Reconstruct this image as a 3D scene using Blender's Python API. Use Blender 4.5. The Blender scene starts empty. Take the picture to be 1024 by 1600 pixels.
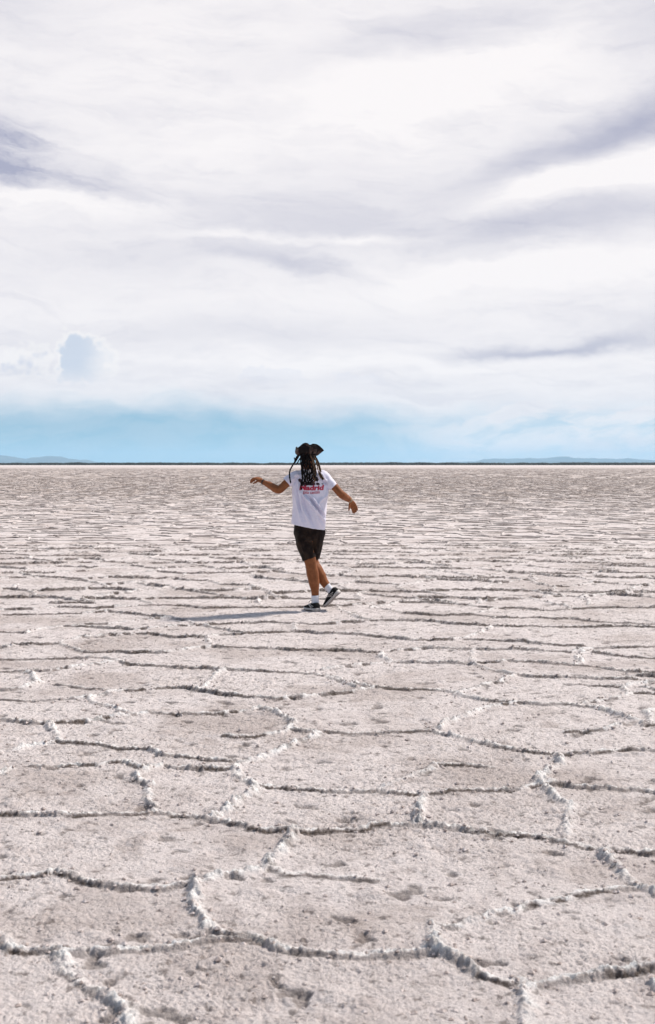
import bpy, math, random
import numpy as np
from mathutils import Vector, Matrix, noise as mnoise
from mathutils.bvhtree import BVHTree

random.seed(7)
rng = np.random.default_rng(7)
R = math.radians
scene = bpy.context.scene
col = scene.collection

# ------------------------------------------------------------------ camera
CAM_H = 1.53
F = 2000.0            # focal length in photo pixels (photo is 1024 x 1600)
HOR = 725.0           # horizon row
cd = bpy.data.cameras.new('camera')
cam = bpy.data.objects.new('camera', cd)
col.objects.link(cam)
cam.location = (0, 0, CAM_H)
cam.rotation_euler = (R(90), 0, 0)
cd.sensor_fit = 'VERTICAL'
cd.sensor_height = 36
cd.lens = 36 * F / 1600
cd.shift_y = -(800 - HOR) / 1600
cd.clip_start = 0.1
cd.clip_end = 80000
cd.dof.use_dof = True
cd.dof.focus_distance = 12.0
cd.dof.aperture_fstop = 7.0
scene.camera = cam

scene.view_settings.view_transform = 'Standard'
scene.view_settings.look = 'None'
scene.view_settings.exposure = 0.0
scene.view_settings.gamma = 1
scene.cycles.use_denoising = True
scene.cycles.max_bounces = 6
scene.cycles.volume_bounces = 1

# ------------------------------------------------------------------ light
SUN_EL = R(49)
SUN_DIR = Vector((0.86, 0.51, 0)).normalized()          # horizontal direction towards the sun
ld = bpy.data.lights.new('sun', 'SUN')
ld.energy = 4.9
ld.angle = R(5.0)
ld.color = (1.0, 0.93, 0.84)
sun = bpy.data.objects.new('sun', ld)
col.objects.link(sun)
sv = Vector((SUN_DIR.x * math.cos(SUN_EL), SUN_DIR.y * math.cos(SUN_EL), math.sin(SUN_EL)))
sun.rotation_euler = sv.to_track_quat('Z', 'Y').to_euler()
sun.location = (20, 12, 30)


# ------------------------------------------------------------------ node helpers
class E:
    """small arithmetic wrapper round node sockets"""
    nt = None

    def __init__(s, v): s.v = v

    @staticmethod
    def m(op, *a, clamp=False):
        n = E.nt.nodes.new('ShaderNodeMath'); n.operation = op; n.use_clamp = clamp
        for i, x in enumerate(a):
            x = x.v if isinstance(x, E) else x
            if isinstance(x, (int, float)): n.inputs[i].default_value = x
            else: E.nt.links.new(x, n.inputs[i])
        return E(n.outputs[0])

    def __add__(s, o): return E.m('ADD', s, o)
    __radd__ = __add__
    def __sub__(s, o): return E.m('SUBTRACT', s, o)
    def __rsub__(s, o): return E.m('SUBTRACT', o, s)
    def __mul__(s, o): return E.m('MULTIPLY', s, o)
    __rmul__ = __mul__
    def __truediv__(s, o): return E.m('DIVIDE', s, o)
    def __rtruediv__(s, o): return E.m('DIVIDE', o, s)
    def exp(s): return E.m('EXPONENT', s)
    def clamp(s): return E.m('ADD', s, 0.0, clamp=True)


def smooth(x, a, b):
    n = E.nt.nodes.new('ShaderNodeMapRange'); n.interpolation_type = 'SMOOTHERSTEP'
    E.nt.links.new(x.v, n.inputs[0])
    n.inputs[1].default_value = a; n.inputs[2].default_value = b
    return E(n.outputs[0])


def combine(x, y, z=0.0):
    n = E.nt.nodes.new('ShaderNodeCombineXYZ')
    for i, q in enumerate((x, y, z)):
        if isinstance(q, E): E.nt.links.new(q.v, n.inputs[i])
        else: n.inputs[i].default_value = q
    return n.outputs[0]


def noise(vec, scale, detail=4, rough=0.5, dist=0.0):
    n = E.nt.nodes.new('ShaderNodeTexNoise')
    if vec is not None: E.nt.links.new(vec, n.inputs['Vector'])
    n.inputs['Scale'].default_value = scale
    n.inputs['Detail'].default_value = detail
    n.inputs['Roughness'].default_value = rough
    n.inputs['Distortion'].default_value = dist
    return E(n.outputs['Fac'])


def mixc(f, a, b):
    n = E.nt.nodes.new('ShaderNodeMix'); n.data_type = 'RGBA'
    def put(x, i):
        if isinstance(x, E): x = x.v
        if isinstance(x, (int, float)): n.inputs[i].default_value = x
        elif isinstance(x, tuple): n.inputs[i].default_value = (*x, 1)
        else: E.nt.links.new(x, n.inputs[i])
    put(f, 0); put(a, 6); put(b, 7)
    return n.outputs[2]


# ------------------------------------------------------------------ world: sky with high thin cloud
world = bpy.data.worlds.new('World')
scene.world = world
world.use_nodes = True
nt = world.node_tree
nt.nodes.clear()
E.nt = nt
out = nt.nodes.new('ShaderNodeOutputWorld')
bg = nt.nodes.new('ShaderNodeBackground')
bg.inputs['Strength'].default_value = 0.1
nt.links.new(bg.outputs[0], out.inputs[0])
sky = nt.nodes.new('ShaderNodeTexSky')
sky.sky_type = 'NISHITA'
sky.sun_disc = False
sky.sun_elevation = SUN_EL
sky.sun_rotation = math.atan2(SUN_DIR.x, SUN_DIR.y)
sky.altitude = 1200
sky.air_density = 1.2
sky.dust_density = 0.6
tc = nt.nodes.new('ShaderNodeTexCoord')
sep = nt.nodes.new('ShaderNodeSeparateXYZ')
nt.links.new(tc.outputs['Generated'], sep.inputs[0])
dx, dy, dz = (E(sep.outputs[i]) for i in range(3))
hl = E.m('SQRT', dx * dx + dy * dy) + 0.0001
az = E.m('ARCTAN2', dx, dy)                 # bearing, 0 straight ahead, + right
el = dz / hl                                # tangent of the elevation
# soft domain warp so that no cloud has a clean outline
wv = combine(az * 1.0, el * 1.9, 0.3)
w1 = noise(wv, 4.0, 6, 0.6) - 0.5
w2 = noise(combine(az, el * 1.9, 4.7), 4.0, 6, 0.6) - 0.5
wf1 = noise(combine(az * 1.0, el * 2.2, 9.1), 22.0, 6, 0.62) - 0.5
azw = az + w1 * 0.16 + wf1 * 0.025
elw = el + w2 * 0.07 + wf1 * 0.012


def px(x, y):   # photo pixel -> bearing / tangent of elevation of that piece of sky
    t = (x - 512) / F
    return math.atan(t), (HOR - y) / F / math.sqrt(1 + t * t)


def blob(x, y, rx, ry, rot=0.0, a=None, e=None, p=1.0):
    a0, e0 = px(x, y)
    a = azw if a is None else a
    e = elw if e is None else e
    A = a - a0; B = e - e0
    c, s = math.cos(rot), math.sin(rot)
    u = (A * c + B * s) * (F / rx)
    v = (B * c - A * s) * (F / ry)
    q = u * u + v * v
    if p != 1.0: q = E.m('POWER', q, p)
    return (q * -1.0).exp()


# streaked veil: noise on a cloud layer plane plus an elevation-stretched one
inv = 1.0 / (dz + 0.11)
pl = combine(dx * inv, dy * inv, 0.0)
n_layer = noise(pl, 0.55, 8, 0.58, 0.5)
n_str = noise(combine(azw * 2.2 + elw * -0.8, elw * 11.0, 2.0), 2.2, 8, 0.6, 0.3)
n_fine = noise(combine(azw * 4.0, elw * 13.0, 6.0), 5.0, 7, 0.6, 0.2)
n_fib = noise(combine(azw * 3.0 - elw * 1.5, elw * 17.0 + azw * 3.0, 21.0), 3.0, 9, 0.66, 0.4)
shade = 0.17 * smooth(n_fib, 0.45, 0.80) + 0.15 * smooth(n_layer, 0.40, 0.75) + 0.20 * smooth(n_str, 0.42, 0.80) + 0.08 * smooth(n_fine, 0.45, 0.75)
# shadowed parts of the cloud deck
dark = (0.80 * blob(-12, 242, 100, 56, -0.1) + 0.42 * blob(100, 282, 170, 26, -0.14)) * (0.45 + 0.85 * smooth(n_fib, 0.25, 0.75)) \
    + 0.72 * blob(985, 185, 235, 36, 0.36) + 0.35 * blob(1040, 30, 95, 60) + 0.48 * blob(900, 350, 240, 36, 0.05) \
    + 0.30 * blob(640, 60, 260, 40, 0.25) + 0.42 * blob(460, 422, 110, 16, -0.1) \
    + 0.62 * blob(830, 546, 160, 11, 0.03) + 0.25 * blob(1010, 520, 140, 22, 0.1) \
    + 0.16 * blob(40, 5, 120, 60) + 0.18 * blob(300, 520, 330, 26) + 0.20 * blob(480, 330, 300, 70, 0.2)
ntint = noise(combine(azw * 3.0, elw * 7.0, 11.0), 3.0, 6, 0.6)
dark = dark * (0.62 + 0.85 * ntint)
bright = 0.8 * blob(960, 270, 210, 34, 0.22) + 0.5 * blob(600, 130, 260, 90, 0.2) + 0.55 * blob(120, 320, 200, 22, -0.05) \
    + 0.6 * blob(480, 378, 170, 9, 0.02) + 0.45 * blob(830, 430, 260, 22, 0.03) + 0.3 * blob(560, 560, 380, 22, 0.0)
S = (shade + dark - bright * 0.6 + 0.05).clamp()
lit = (0.985, 0.948, 0.952)
grey = (0.42, 0.43, 0.56)
ccol = mixc(S, lit, grey)
# cumulus tower low on the left
wf2 = noise(combine(az * 1.0, el * 1.3, 3.3), 38.0, 6, 0.6) - 0.5
af = az + wf1 * 0.05 + wf2 * 0.03; ef = el + wf2 * 0.045
def puffs(scale, seed):
    n = E.nt.nodes.new('ShaderNodeTexVoronoi'); n.feature = 'SMOOTH_F1'; n.inputs['Smoothness'].default_value = 0.35
    n.inputs['Scale'].default_value = scale
    E.nt.links.new(combine(az + wf2 * 0.006, el + wf2 * 0.006, seed), n.inputs['Vector'])
    return 1.0 - E(n.outputs['Distance'])
bil = (puffs(95.0, 0.2) - 0.62) * 0.7 + (puffs(210.0, 0.5) - 0.62) * 0.45 + wf2 * 1.1
def cumulus(f): return f + bil * smooth(f, 0.04, 0.5) * 0.8
tw = cumulus(blob(124, 572, 58, 54, 0.3, az, el) * 1.0 + 0.5 * blob(112, 543, 30, 22, 0, az, el) + 0.35 * blob(152, 556, 22, 20, 0, az, el) - 0.5 * blob(66, 545, 22, 30, -0.3, az, el))
sd_ = cumulus(blob(28, 572, 66, 34, 0.1, az, el) + 0.4 * blob(62, 552, 24, 16, 0, az, el))
sd2 = cumulus(blob(560, 598, 70, 22, 0.1, az, el))
sd3 = cumulus(blob(425, 590, 66, 20, -0.1, az, el))
lowfade = smooth(el, px(512, 622)[1], px(512, 566)[1])
rightfade = 1.0 - 0.8 * smooth(az + wf2 * 0.02, px(120, 0)[0], px(176, 0)[0])
glowm = (smooth(tw, 0.16, 0.5) + smooth(sd_, 0.25, 0.6) * 0.8).clamp()
ccol = mixc(glowm * smooth(el, px(512, 612)[1], px(512, 570)[1]) * 0.5, ccol, (1.0, 0.97, 0.95))
ccol = mixc(smooth(sd_, 0.6, 1.15) * lowfade * 0.6, ccol, (0.58, 0.62, 0.76))
ccol = mixc(smooth(tw, 0.40, 0.80) * lowfade * rightfade * 0.66, ccol, (0.50, 0.60, 0.76))
for q_ in (sd2, sd3):
    ccol = mixc(smooth(q_, 0.35, 0.6) * lowfade * 0.22, ccol, (0.66, 0.70, 0.84))
# unseen sky behind and overhead, opened to blue to cut fill light
back = smooth(dy * -1.0, -0.15, 0.55)
openn = smooth(noise(pl, 0.9, 7, 0.55, 0.4), 0.36, 0.62)
high = smooth(dz, 0.36, 0.62)
cover_top = 1.0 - E.m('MAXIMUM', back, high) * (0.62 + 0.36 * openn)
# base of the deck: a few degrees above the horizon the clear band starts
base = smooth(elw * 1.0 + (n_fine - 0.5) * 0.02 + az * 0.02, px(512, 712)[1], px(512, 612)[1])
band_left = smooth(az, 0.02, 0.22)
cover = base * (1.0 - 0.0 * band_left)
# thin veil inside the clear band, thicker on the right
veil = (0.50 * smooth(az, -0.02, 0.13) + 0.22) * smooth(n_fine, 0.20, 0.75) + 0.40 * smooth(az, 0.0, 0.16)
cover = E.m('MAXIMUM', cover, veil)
cover = cover * cover_top
skyv = nt.nodes.new('ShaderNodeMix'); skyv.data_type = 'RGBA'; skyv.blend_type = 'MULTIPLY'
skyv.inputs[0].default_value = 1.0
nt.links.new(combine(dx, dy, dz + 0.16), sky.inputs[0])
nt.links.new(sky.outputs[0], skyv.inputs[6])
skyv.inputs[7].default_value = (0.92, 1.12, 1.06, 1)
SKYMIX = skyv
ten = nt.nodes.new('ShaderNodeMix'); ten.data_type = 'RGBA'; ten.blend_type = 'MULTIPLY'
ten.inputs[0].default_value = 1.0
nt.links.new(ccol, ten.inputs[6])
ten.inputs[7].default_value = (10.0, 10.0, 10.0, 1)      # undoes the 0.1 background strength
ten.clamp_result = False
final = mixc(cover, skyv.outputs[2], ten.outputs[2])
nt.links.new(final, bg.inputs['Color'])


# ------------------------------------------------------------------ materials
def mat(name, rough=0.8, color=(0.5, 0.5, 0.5), spec=0.3):
    m = bpy.data.materials.new(name)
    m.use_nodes = True
    E.nt = m.node_tree
    b = m.node_tree.nodes['Principled BSDF']
    b.inputs['Roughness'].default_value = rough
    b.inputs['Base Color'].default_value = (*color, 1)
    b.inputs['Specular IOR Level'].default_value = spec
    m['b'] = 1
    return m, b


def bump(b, h, strength, dist):
    n = E.nt.nodes.new('ShaderNodeBump')
    n.inputs['Strength'].default_value = strength
    n.inputs['Distance'].default_value = dist
    E.nt.links.new(h.v, n.inputs['Height'])
    E.nt.links.new(n.outputs[0], b.inputs['Normal'])


def objcoord():
    n = E.nt.nodes.new('ShaderNodeTexCoord')
    return n.outputs['Object']


def mottled(name, ca, cb, scale, rough=0.8, lo=0.35, hi=0.65, bs=0.0, bscale=200, bdist=0.002, spec=0.3, detail=5):
    m, b = mat(name, rough, ca, spec)
    oc = objcoord()
    f = smooth(noise(oc, scale, detail, 0.6), lo, hi)
    E.nt.links.new(mixc(f, ca, cb), b.inputs['Base Color'])
    if bs: bump(b, noise(oc, bscale, 4, 0.6), bs, bdist)
    return m


def salt_material():
    m, b = mat('salt', 0.9, (0.6, 0.5, 0.5), 0.15)
    nt = m.node_tree
    oc = objcoord()
    sp = nt.nodes.new('ShaderNodeSeparateXYZ'); nt.links.new(oc, sp.inputs[0])
    X, Y = E(sp.outputs[0]), E(sp.outputs[1])
    at = nt.nodes.new('ShaderNodeAttribute'); at.attribute_name = 'soil_shade'
    soil_shade = E(at.outputs['Fac'])
    a2 = nt.nodes.new('ShaderNodeAttribute'); a2.attribute_name = 'rime_sunlit'
    rime_sunlit = E(a2.outputs['Fac'])
    big = smooth(noise(oc, 0.9, 5, 0.6), 0.42, 0.68)
    med = smooth(noise(oc, 7.0, 6, 0.65), 0.45, 0.70)
    fine = smooth(noise(oc, 55.0, 5, 0.7), 0.50, 0.72)
    c = mixc(big * 0.8, (0.71, 0.635, 0.62), (0.48, 0.405, 0.38))
    damp = smooth(noise(oc, 1.9, 7, 0.68, 0.6), 0.56, 0.72)
    c = mixc(damp * 0.55, c, (0.32, 0.25, 0.22))
    c = mixc(med * 0.45, c, (0.37, 0.305, 0.29))
    c = mixc(fine * 0.45, c, (0.27, 0.215, 0.20))
    # dirt and shaded ridge fronts painted into distant salt: patches tens of metres across
    zone = smooth(Y + noise(combine(X * 0.02, Y * 0.006), 1.0, 4) * 60.0, 45.0, 110.0) * (1.0 - smooth(Y, 420.0, 900.0))
    streak = smooth(noise(combine(X * 1.3, Y * 0.10), 1.0, 6, 0.75), 0.42, 0.62)
    c = mixc(zone * (0.22 + 0.55 * streak), c, (0.36, 0.285, 0.245))
    c = mixc(rime_sunlit, c, (0.90, 0.87, 0.86))
    c = mixc(soil_shade, c, (0.075, 0.052, 0.042))  # brown of dirt and of painted ridge shade
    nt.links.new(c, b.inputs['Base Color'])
    b.inputs['Roughness'].default_value = 0.7; b.inputs['Specular IOR Level'].default_value = 0.3
    h = noise(oc, 38.0, 6, 0.7) * 1.0 + noise(oc, 140.0, 4, 0.7) * 0.35
    bump(b, h, 1.0, 0.018)
    return m


M_SALT = salt_material()
M_SCRUB = mottled('scrub', (0.012, 0.016, 0.014), (0.03, 0.032, 0.026), 0.3, 0.9)
M_HILL = mottled('hill_rock', (0.06, 0.065, 0.07), (0.10, 0.10, 0.10), 0.003, 0.95)
M_CRUMB = mottled('salt_crumb', (0.66, 0.58, 0.56), (0.42, 0.34, 0.31), 30, 0.9, bs=0.5, bscale=150)
M_SKIN = mottled('skin', (0.27, 0.098, 0.040), (0.20, 0.070, 0.027), 14, 0.6, bs=0.15, bscale=300, spec=0.15)


def mesh_obj(name, verts, faces, m, parent=None, smooth_=True):
    me = bpy.data.meshes.new(name)
    me.from_pydata([tuple(v) for v in verts], [], [tuple(f) for f in faces])
    me.validate(); me.update()
    me.materials.append(m)
    if smooth_: me.polygons.foreach_set('use_smooth', [True] * len(me.polygons))
    o = bpy.data.objects.new(name, me)
    col.objects.link(o)
    if parent: o.parent = parent
    return o


# ------------------------------------------------------------------ the salt flat
def _hash(ix, iy, s):
    h = (ix.astype(np.int64) * 374761393 + iy.astype(np.int64) * 668265263 + s * 1442695041) & 0xFFFFFFFF
    h = ((h ^ (h >> 13)) * 1274126177) & 0xFFFFFFFF
    return (h ^ (h >> 16)) & 0xFFFF


def pnoise(x, y, s=0):
    ix = np.floor(x); iy = np.floor(y)
    fx = (x - ix).astype(np.float32); fy = (y - iy).astype(np.float32)
    ix = ix.astype(np.int64); iy = iy.astype(np.int64)
    u = fx * fx * fx * (fx * (fx * 6 - 15) + 10); v = fy * fy * fy * (fy * (fy * 6 - 15) + 10)
    def g(a, b):
        t = _hash(ix + a, iy + b, s).astype(np.float32) * (2 * math.pi / 65536)
        return np.cos(t) * (fx - a) + np.sin(t) * (fy - b)
    n0 = g(0, 0) * (1 - u) + g(1, 0) * u
    n1 = g(0, 1) * (1 - u) + g(1, 1) * u
    return (n0 * (1 - v) + n1 * v) * 1.5


def fbm(x, y, octv, s=0, gain=0.5):
    r = 0; a = 1.0
    for i in range(octv):
        r = r + a * pnoise(x * 2 ** i, y * 2 ** i, s + i * 17); a *= gain
    return r


def ground(x, y):
    d = CAM_H * F / (y - HOR)
    return ((x - 512) * d / F, d)


# pressure ridges, traced as map lines (photo coordinates of points on the flat ground)
TR = [
 # foreground
 [(-30,1276),(100,1275),(195,1272),(240,1268),(270,1274),(325,1280),(350,1283),(390,1296),(430,1299),(465,1301),(512,1300),(557,1297),(602,1290),(642,1292),(687,1294),(732,1298),(777,1301),(812,1306),(857,1312),(887,1320),(937,1328),(962,1330),(1060,1334)],
 [(245,1268),(232,1250),(231,1238),(237,1228),(215,1222)],
 [(330,1280),(362,1262),(370,1252),(395,1240),(400,1228)],
 [(465,1303),(440,1332),(415,1357),(400,1360),(370,1366),(340,1370),(325,1377),(300,1382)],
 [(415,1357),(450,1367),(480,1366),(512,1370),(550,1372),(585,1377)],
 [(300,1382),(303,1400),(310,1425),(320,1443),(333,1455)],
 [(-30,1372),(30,1370),(70,1367),(85,1362),(110,1371),(145,1381),(170,1384),(210,1388),(260,1390),(300,1384)],
 [(-30,1455),(0,1468),(20,1485),(45,1488),(80,1484),(100,1490),(165,1489),(215,1484),(270,1481),(320,1471),(350,1466),(385,1465)],
 [(333,1455),(365,1460),(400,1465),(435,1482),(480,1490),(512,1494),(577,1496),(632,1491),(684,1490)],
 [(92,1492),(105,1517),(130,1537),(160,1555),(180,1575),(200,1590),(208,1625)],
 [(660,1240),(656,1255),(655,1270),(652,1291)],
 [(852,1232),(868,1248),(887,1258),(892,1275),(885,1292),(882,1308)],
 [(942,1330),(957,1350),(972,1370),(1002,1387)],
 [(1060,1402),(1024,1398),(1002,1389),(972,1387),(937,1393),(892,1400),(857,1408),(812,1418),(772,1430),(732,1443),(712,1448),(687,1449),(675,1443)],
 [(675,1443),(677,1465),(684,1490),(712,1503),(737,1515),(772,1530),(812,1540),(832,1540)],
 [(832,1540),(862,1537),(902,1530),(942,1522),(982,1517),(1024,1511),(1070,1503)],
 [(832,1540),(817,1560),(825,1580),(822,1600),(830,1640)],
 # middle
 [(-20,1180),(25,1172),(55,1165),(87,1160),(120,1161),(150,1164),(185,1170),(220,1172),(250,1180),(285,1184),(320,1186),(360,1189)],
 [(77,1132),(87,1145),(90,1160)],
 [(-20,1124),(30,1129),(75,1132),(115,1129),(150,1125),(200,1118),(230,1115),(280,1116),(330,1116),(370,1112),(405,1107),(430,1114),(445,1120),(457,1130),(453,1141)],
 [(350,1151),(400,1150),(435,1146),(453,1141),(480,1144),(512,1145),(562,1146),(612,1145),(677,1144),(712,1152),(752,1162),(792,1170),(832,1175),(872,1180),(927,1177),(972,1172),(1050,1172)],
 [(500,1146),(470,1160),(440,1175),(400,1187),(367,1200)],
 [(50,1199),(100,1197),(150,1196),(190,1191),(220,1199),(250,1197),(300,1200),(350,1201),(367,1200)],
 [(250,1198),(215,1212),(215,1222)],
 [(367,1200),(375,1215),(400,1228),(440,1230),(480,1234),(512,1237),(587,1237),(637,1242),(677,1241),(722,1236),(762,1235),(802,1234),(842,1228),(862,1226),(912,1230),(962,1232),(1050,1242)],
 [(-20,1092),(37,1097),(75,1095),(115,1092),(140,1089),(165,1085),(190,1080),(225,1079),(280,1075),(310,1079),(350,1086),(400,1090),(430,1094),(470,1091),(512,1086),(552,1082),(582,1076),(622,1077),(662,1077),(702,1080),(727,1089),(762,1096),(807,1099)],
 [(140,1090),(165,1102),(185,1112),(205,1116)],
 [(-20,1050),(40,1049),(75,1048),(130,1041),(185,1035),(225,1040),(280,1044),(330,1046),(390,1049),(430,1051),(475,1052),(512,1058),(540,1066),(582,1076)],
 [(42,1050),(62,1066),(30,1077),(-20,1080)],
 [(90,1071),(125,1075),(170,1079)],
 [(310,1078),(330,1062),(350,1048)],
 [(-20,1032),(40,1031),(100,1030),(165,1028),(185,1034)],
 [(20,1007),(65,1008),(95,1006),(125,997),(150,995),(205,992),(220,991)],
 [(95,1006),(130,1019),(175,1019),(215,1021),(260,1020),(300,1014),(330,1011),(380,1012),(425,1014),(512,1017),(562,1018),(597,1020),(612,1034)],
 [(220,991),(265,996),(320,996),(370,992),(425,989),(460,987),(512,991),(552,991),(602,996),(647,1001),(707,1000),(747,992),(767,980)],
 [(325,997),(330,1010)],
 [(-20,988),(40,990),(65,983),(100,979),(150,981),(210,984),(260,980),(315,977),(350,975),(410,973),(460,974),(465,987)],
 [(460,974),(512,975),(587,971),(662,970),(722,976),(767,979),(832,979),(902,981),(972,979),(1050,982)],
 [(-20,954),(50,952),(90,948),(150,951),(215,947),(260,946),(320,951),(380,950),(475,950),(512,948),(542,947),(612,942),(652,941),(722,945),(772,950)],
 [(-20,960),(50,961),(125,959),(170,956),(225,962),(270,965),(310,976),(350,984),(380,990)],
 [(270,965),(180,974),(100,979)],
 [(684,1142),(712,1125),(747,1111),(782,1102),(807,1099),(852,1101),(887,1100),(922,1105),(962,1117),(992,1127),(1007,1135),(1050,1137)],
 [(512,1056),(532,1062),(562,1077)],
 [(712,1085),(747,1074),(782,1067),(807,1055)],
 [(480,1052),(512,1047),(557,1041),(612,1035),(662,1036),(732,1037),(787,1034),(832,1035),(882,1039),(937,1044),(977,1050),(1050,1055)],
 [(737,1037),(762,1046),(802,1054),(862,1059),(927,1060),(992,1062)],
 [(902,1070),(942,1072),(972,1075),(982,1082),(962,1092),(912,1099)],
 [(978,1073),(1024,1065),(1050,1062)], [(982,1082),(1050,1084)],
 [(612,1018),(672,1014),(727,1016),(787,1015),(832,1017),(892,1019),(937,1014),(1050,1010)],
 [(742,1016),(738,1037)], [(907,1018),(897,1040)],
 [(732,999),(787,1002),(837,1006),(912,1011)],
 [(927,1020),(987,1026),(1050,1030)],
 [(527,948),(557,965),(592,971)],
 [(587,950),(632,959),(682,962),(737,961),(792,966),(842,965),(892,967),(962,974),(1050,977)],
 [(752,957),(777,951),(862,954),(922,951),(1050,950)],
 [(762,939),(827,935),(862,942),(892,951)],
 [(872,1180),(877,1195),(852,1210),(842,1228)],
 [(592,1236),(627,1220),(682,1196),(712,1195),(767,1198)],
 [(882,1145),(912,1143),(942,1141),(980,1133)],
]
segs = []      # x0,y0,x1,y1,height,width
def add_poly(pts, h=1.0, jit=0.25):
    """fractal midpoint jitter gives each side of a plate its ragged run"""
    for (a, b) in zip(pts[:-1], pts[1:]):
        stack = [(a, b, 0)]
        res = []
        def rec(p, q, k):
            L = math.hypot(q[0]-p[0], q[1]-p[1])
            if L < 0.09 or k > 4:
                res.append((p, q)); return
            t = random.uniform(0.35, 0.65); off = random.gauss(0, 0.10) * L * jit / 0.25 * 0.6
            nx, ny = -(q[1]-p[1]) / L, (q[0]-p[0]) / L
            m = (p[0] + (q[0]-p[0]) * t + nx * off, p[1] + (q[1]-p[1]) * t + ny * off)
            rec(p, m, k+1); rec(m, q, k+1)
        rec(a, b, 0)
        for p, q in res: segs.append((p[0], p[1], q[0], q[1], h))

for k, pl_ in enumerate(TR):
    big_ = 1.0 if k < 17 else 0.95
    if k in (4, 29, 30, 31, 50, 59): big_ = 0.6
    add_poly([ground(*p) for p in pl_], big_, 0.2)

# honeycomb with strongly jittered corners for everything the trace does not cover
def honey_edges(dmin, dmax, half, size, seed):
    r = random.Random(seed)
    s = size / math.sqrt(3)
    nodes = {}
    def node(kx, ky, kind):
        key = (kx, ky, kind)
        if key not in nodes:
            x = kx * size + (size / 2 if ky % 2 else 0)
            y = dmin + ky * s * 1.5 + (0 if kind == 0 else s)
            nodes[key] = (x + r.gauss(0, 0.19) * size, y + r.gauss(0, 0.19) * size)
        return nodes[key]
    ed = []
    ny = int((dmax - dmin) / (s * 1.5)) + 1
    for ky in range(ny):
        w = half * (dmin + ky * s * 1.5) + 2
        for kx in range(int(-w / size) - 1, int(w / size) + 2):
            a = node(kx, ky, 0); b = node(kx, ky, 1)
            ed.append((a, b))
            # upper node joins the two lower nodes of the next row
            k1 = kx if ky % 2 == 0 else kx + 1
            ed.append((b, node(k1 - 1, ky + 1, 0))); ed.append((b, node(k1, ky + 1, 0)))
    return [e for e in ed if r.random() > 0.04]

for a, b in honey_edges(2.0, 27.0, 0.42, 0.98, 3):
    mx, my = (a[0] + b[0]) / 2, (a[1] + b[1]) / 2
    if my < 1: continue
    if 3.2 < my < 13.9 and abs(mx / my) < 0.262: continue
    add_poly([a, b], random.uniform(1.0, 1.6) if my > 13 else random.uniform(0.8, 1.2), 0.25)

D0, D1, RATE = 2.3, 25.0, 0.0012
ds = [D0]
while ds[-1] < D1: ds.append(ds[-1] * (1 + RATE))
ds = np.array(ds); NR = len(ds)
us = np.linspace(-0.37, 0.37, 800); NC = len(us)
PX = (ds[:, None] * us[None, :]); PY = np.repeat(ds[:, None], NC, 1)
# warp of the query position: crumbly plate edges
WX = PX + 0.016 * fbm(PX * 9, PY * 9, 4, 1, 0.6); WY = PY + 0.016 * fbm(PX * 9, PY * 9, 4, 51, 0.6)
DIST = np.full(PX.shape, 9.0, np.float32); HS = np.zeros(PX.shape, np.float32); SD = np.full(PX.shape, 9.0, np.float32); NW = np.ones(PX.shape, np.float32)
MARG = 0.20
for (x0, y0, x1, y1, h) in segs:
    ya, yb = min(y0, y1) - MARG, max(y0, y1) + MARG
    if yb < D0 or ya > D1: continue
    i0, i1 = np.searchsorted(ds, [ya, yb])
    if i1 <= i0: continue
    xa, xb = min(x0, x1) - MARG, max(x0, x1) + MARG
    ya_ = max(ya, 0.5)
    j0, j1 = np.searchsorted(us, [min(xa / ya_, xa / yb), max(xb / ya_, xb / yb)])
    if j1 <= j0: continue
    X = WX[i0:i1, j0:j1] - x0; Y = WY[i0:i1, j0:j1] - y0
    ex, ey = x1 - x0, y1 - y0
    t = np.clip((X * ex + Y * ey) / (ex * ex + ey * ey + 1e-9), 0, 1)
    dd = np.hypot(X - t * ex, Y - t * ey)
    sub = DIST[i0:i1, j0:j1]; m_ = dd < sub
    sub[m_] = dd[m_]
    HS[i0:i1, j0:j1][m_] = h
    nx, ny = -ey, ex
    if nx * SUN_DIR.x + ny * SUN_DIR.y < 0: nx, ny = -nx, -ny
    sg = np.where((X - t * ex) * nx + (Y - t * ey) * ny >= 0, 1.0, -1.0)
    SD[i0:i1, j0:j1][m_] = (dd * sg)[m_]
    NW[i0:i1, j0:j1][m_] = min(1.0, max(0.0, (abs(ny) / (math.hypot(nx, ny) + 1e-9) - 0.35) * 2.2))
along = np.clip(0.9 + 0.5 * fbm(PX * 1.9, PY * 1.9, 3, 200, 0.6), 0.55, 1.3).astype(np.float32)
HSx = HS * along
crumb = fbm(PX * 34, PY * 34, 4, 300, 0.7)
far_ = np.clip((PY - 6) / 8, 0, 1)
mod = np.clip(1 + (0.45 - 0.25 * far_) * crumb + (0.35 - 0.2 * far_) * fbm(PX * 9, PY * 9, 2, 330), 0.35, 1.7)
sunny = 0.55 * np.exp(-np.clip(SD, 0, 9) / 0.05) + 0.45 * np.exp(-(SD / 0.020) ** 2)
SDn = SD + 0.007 * fbm(PX * 45, PY * 45, 3, 350, 0.7)
front = np.exp(-(SDn / 0.020) ** 2)
symm = 0.75 * np.exp(-((DIST + .005 * fbm(PX * 40, PY * 40, 2, 360)) / 0.021) ** 2) + 0.25 * np.exp(-DIST / 0.06)
Z = HSx * np.clip(0.0085 + 0.0014 * PY, 0, 0.026) * mod * (NW * np.where(SD > 0, sunny, front) + (1 - NW) * symm * (1.75 - 1.25 * far_))
trench = np.exp(-((SD + 0.027) / 0.011) ** 2) * np.clip(0.75 + fbm(PX * 5, PY * 5, 3, 400), 0.1, 1.5)
Z -= (0.007 + 0.005 * far_) * HSx * trench * (0.15 + 0.85 * NW)
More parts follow.
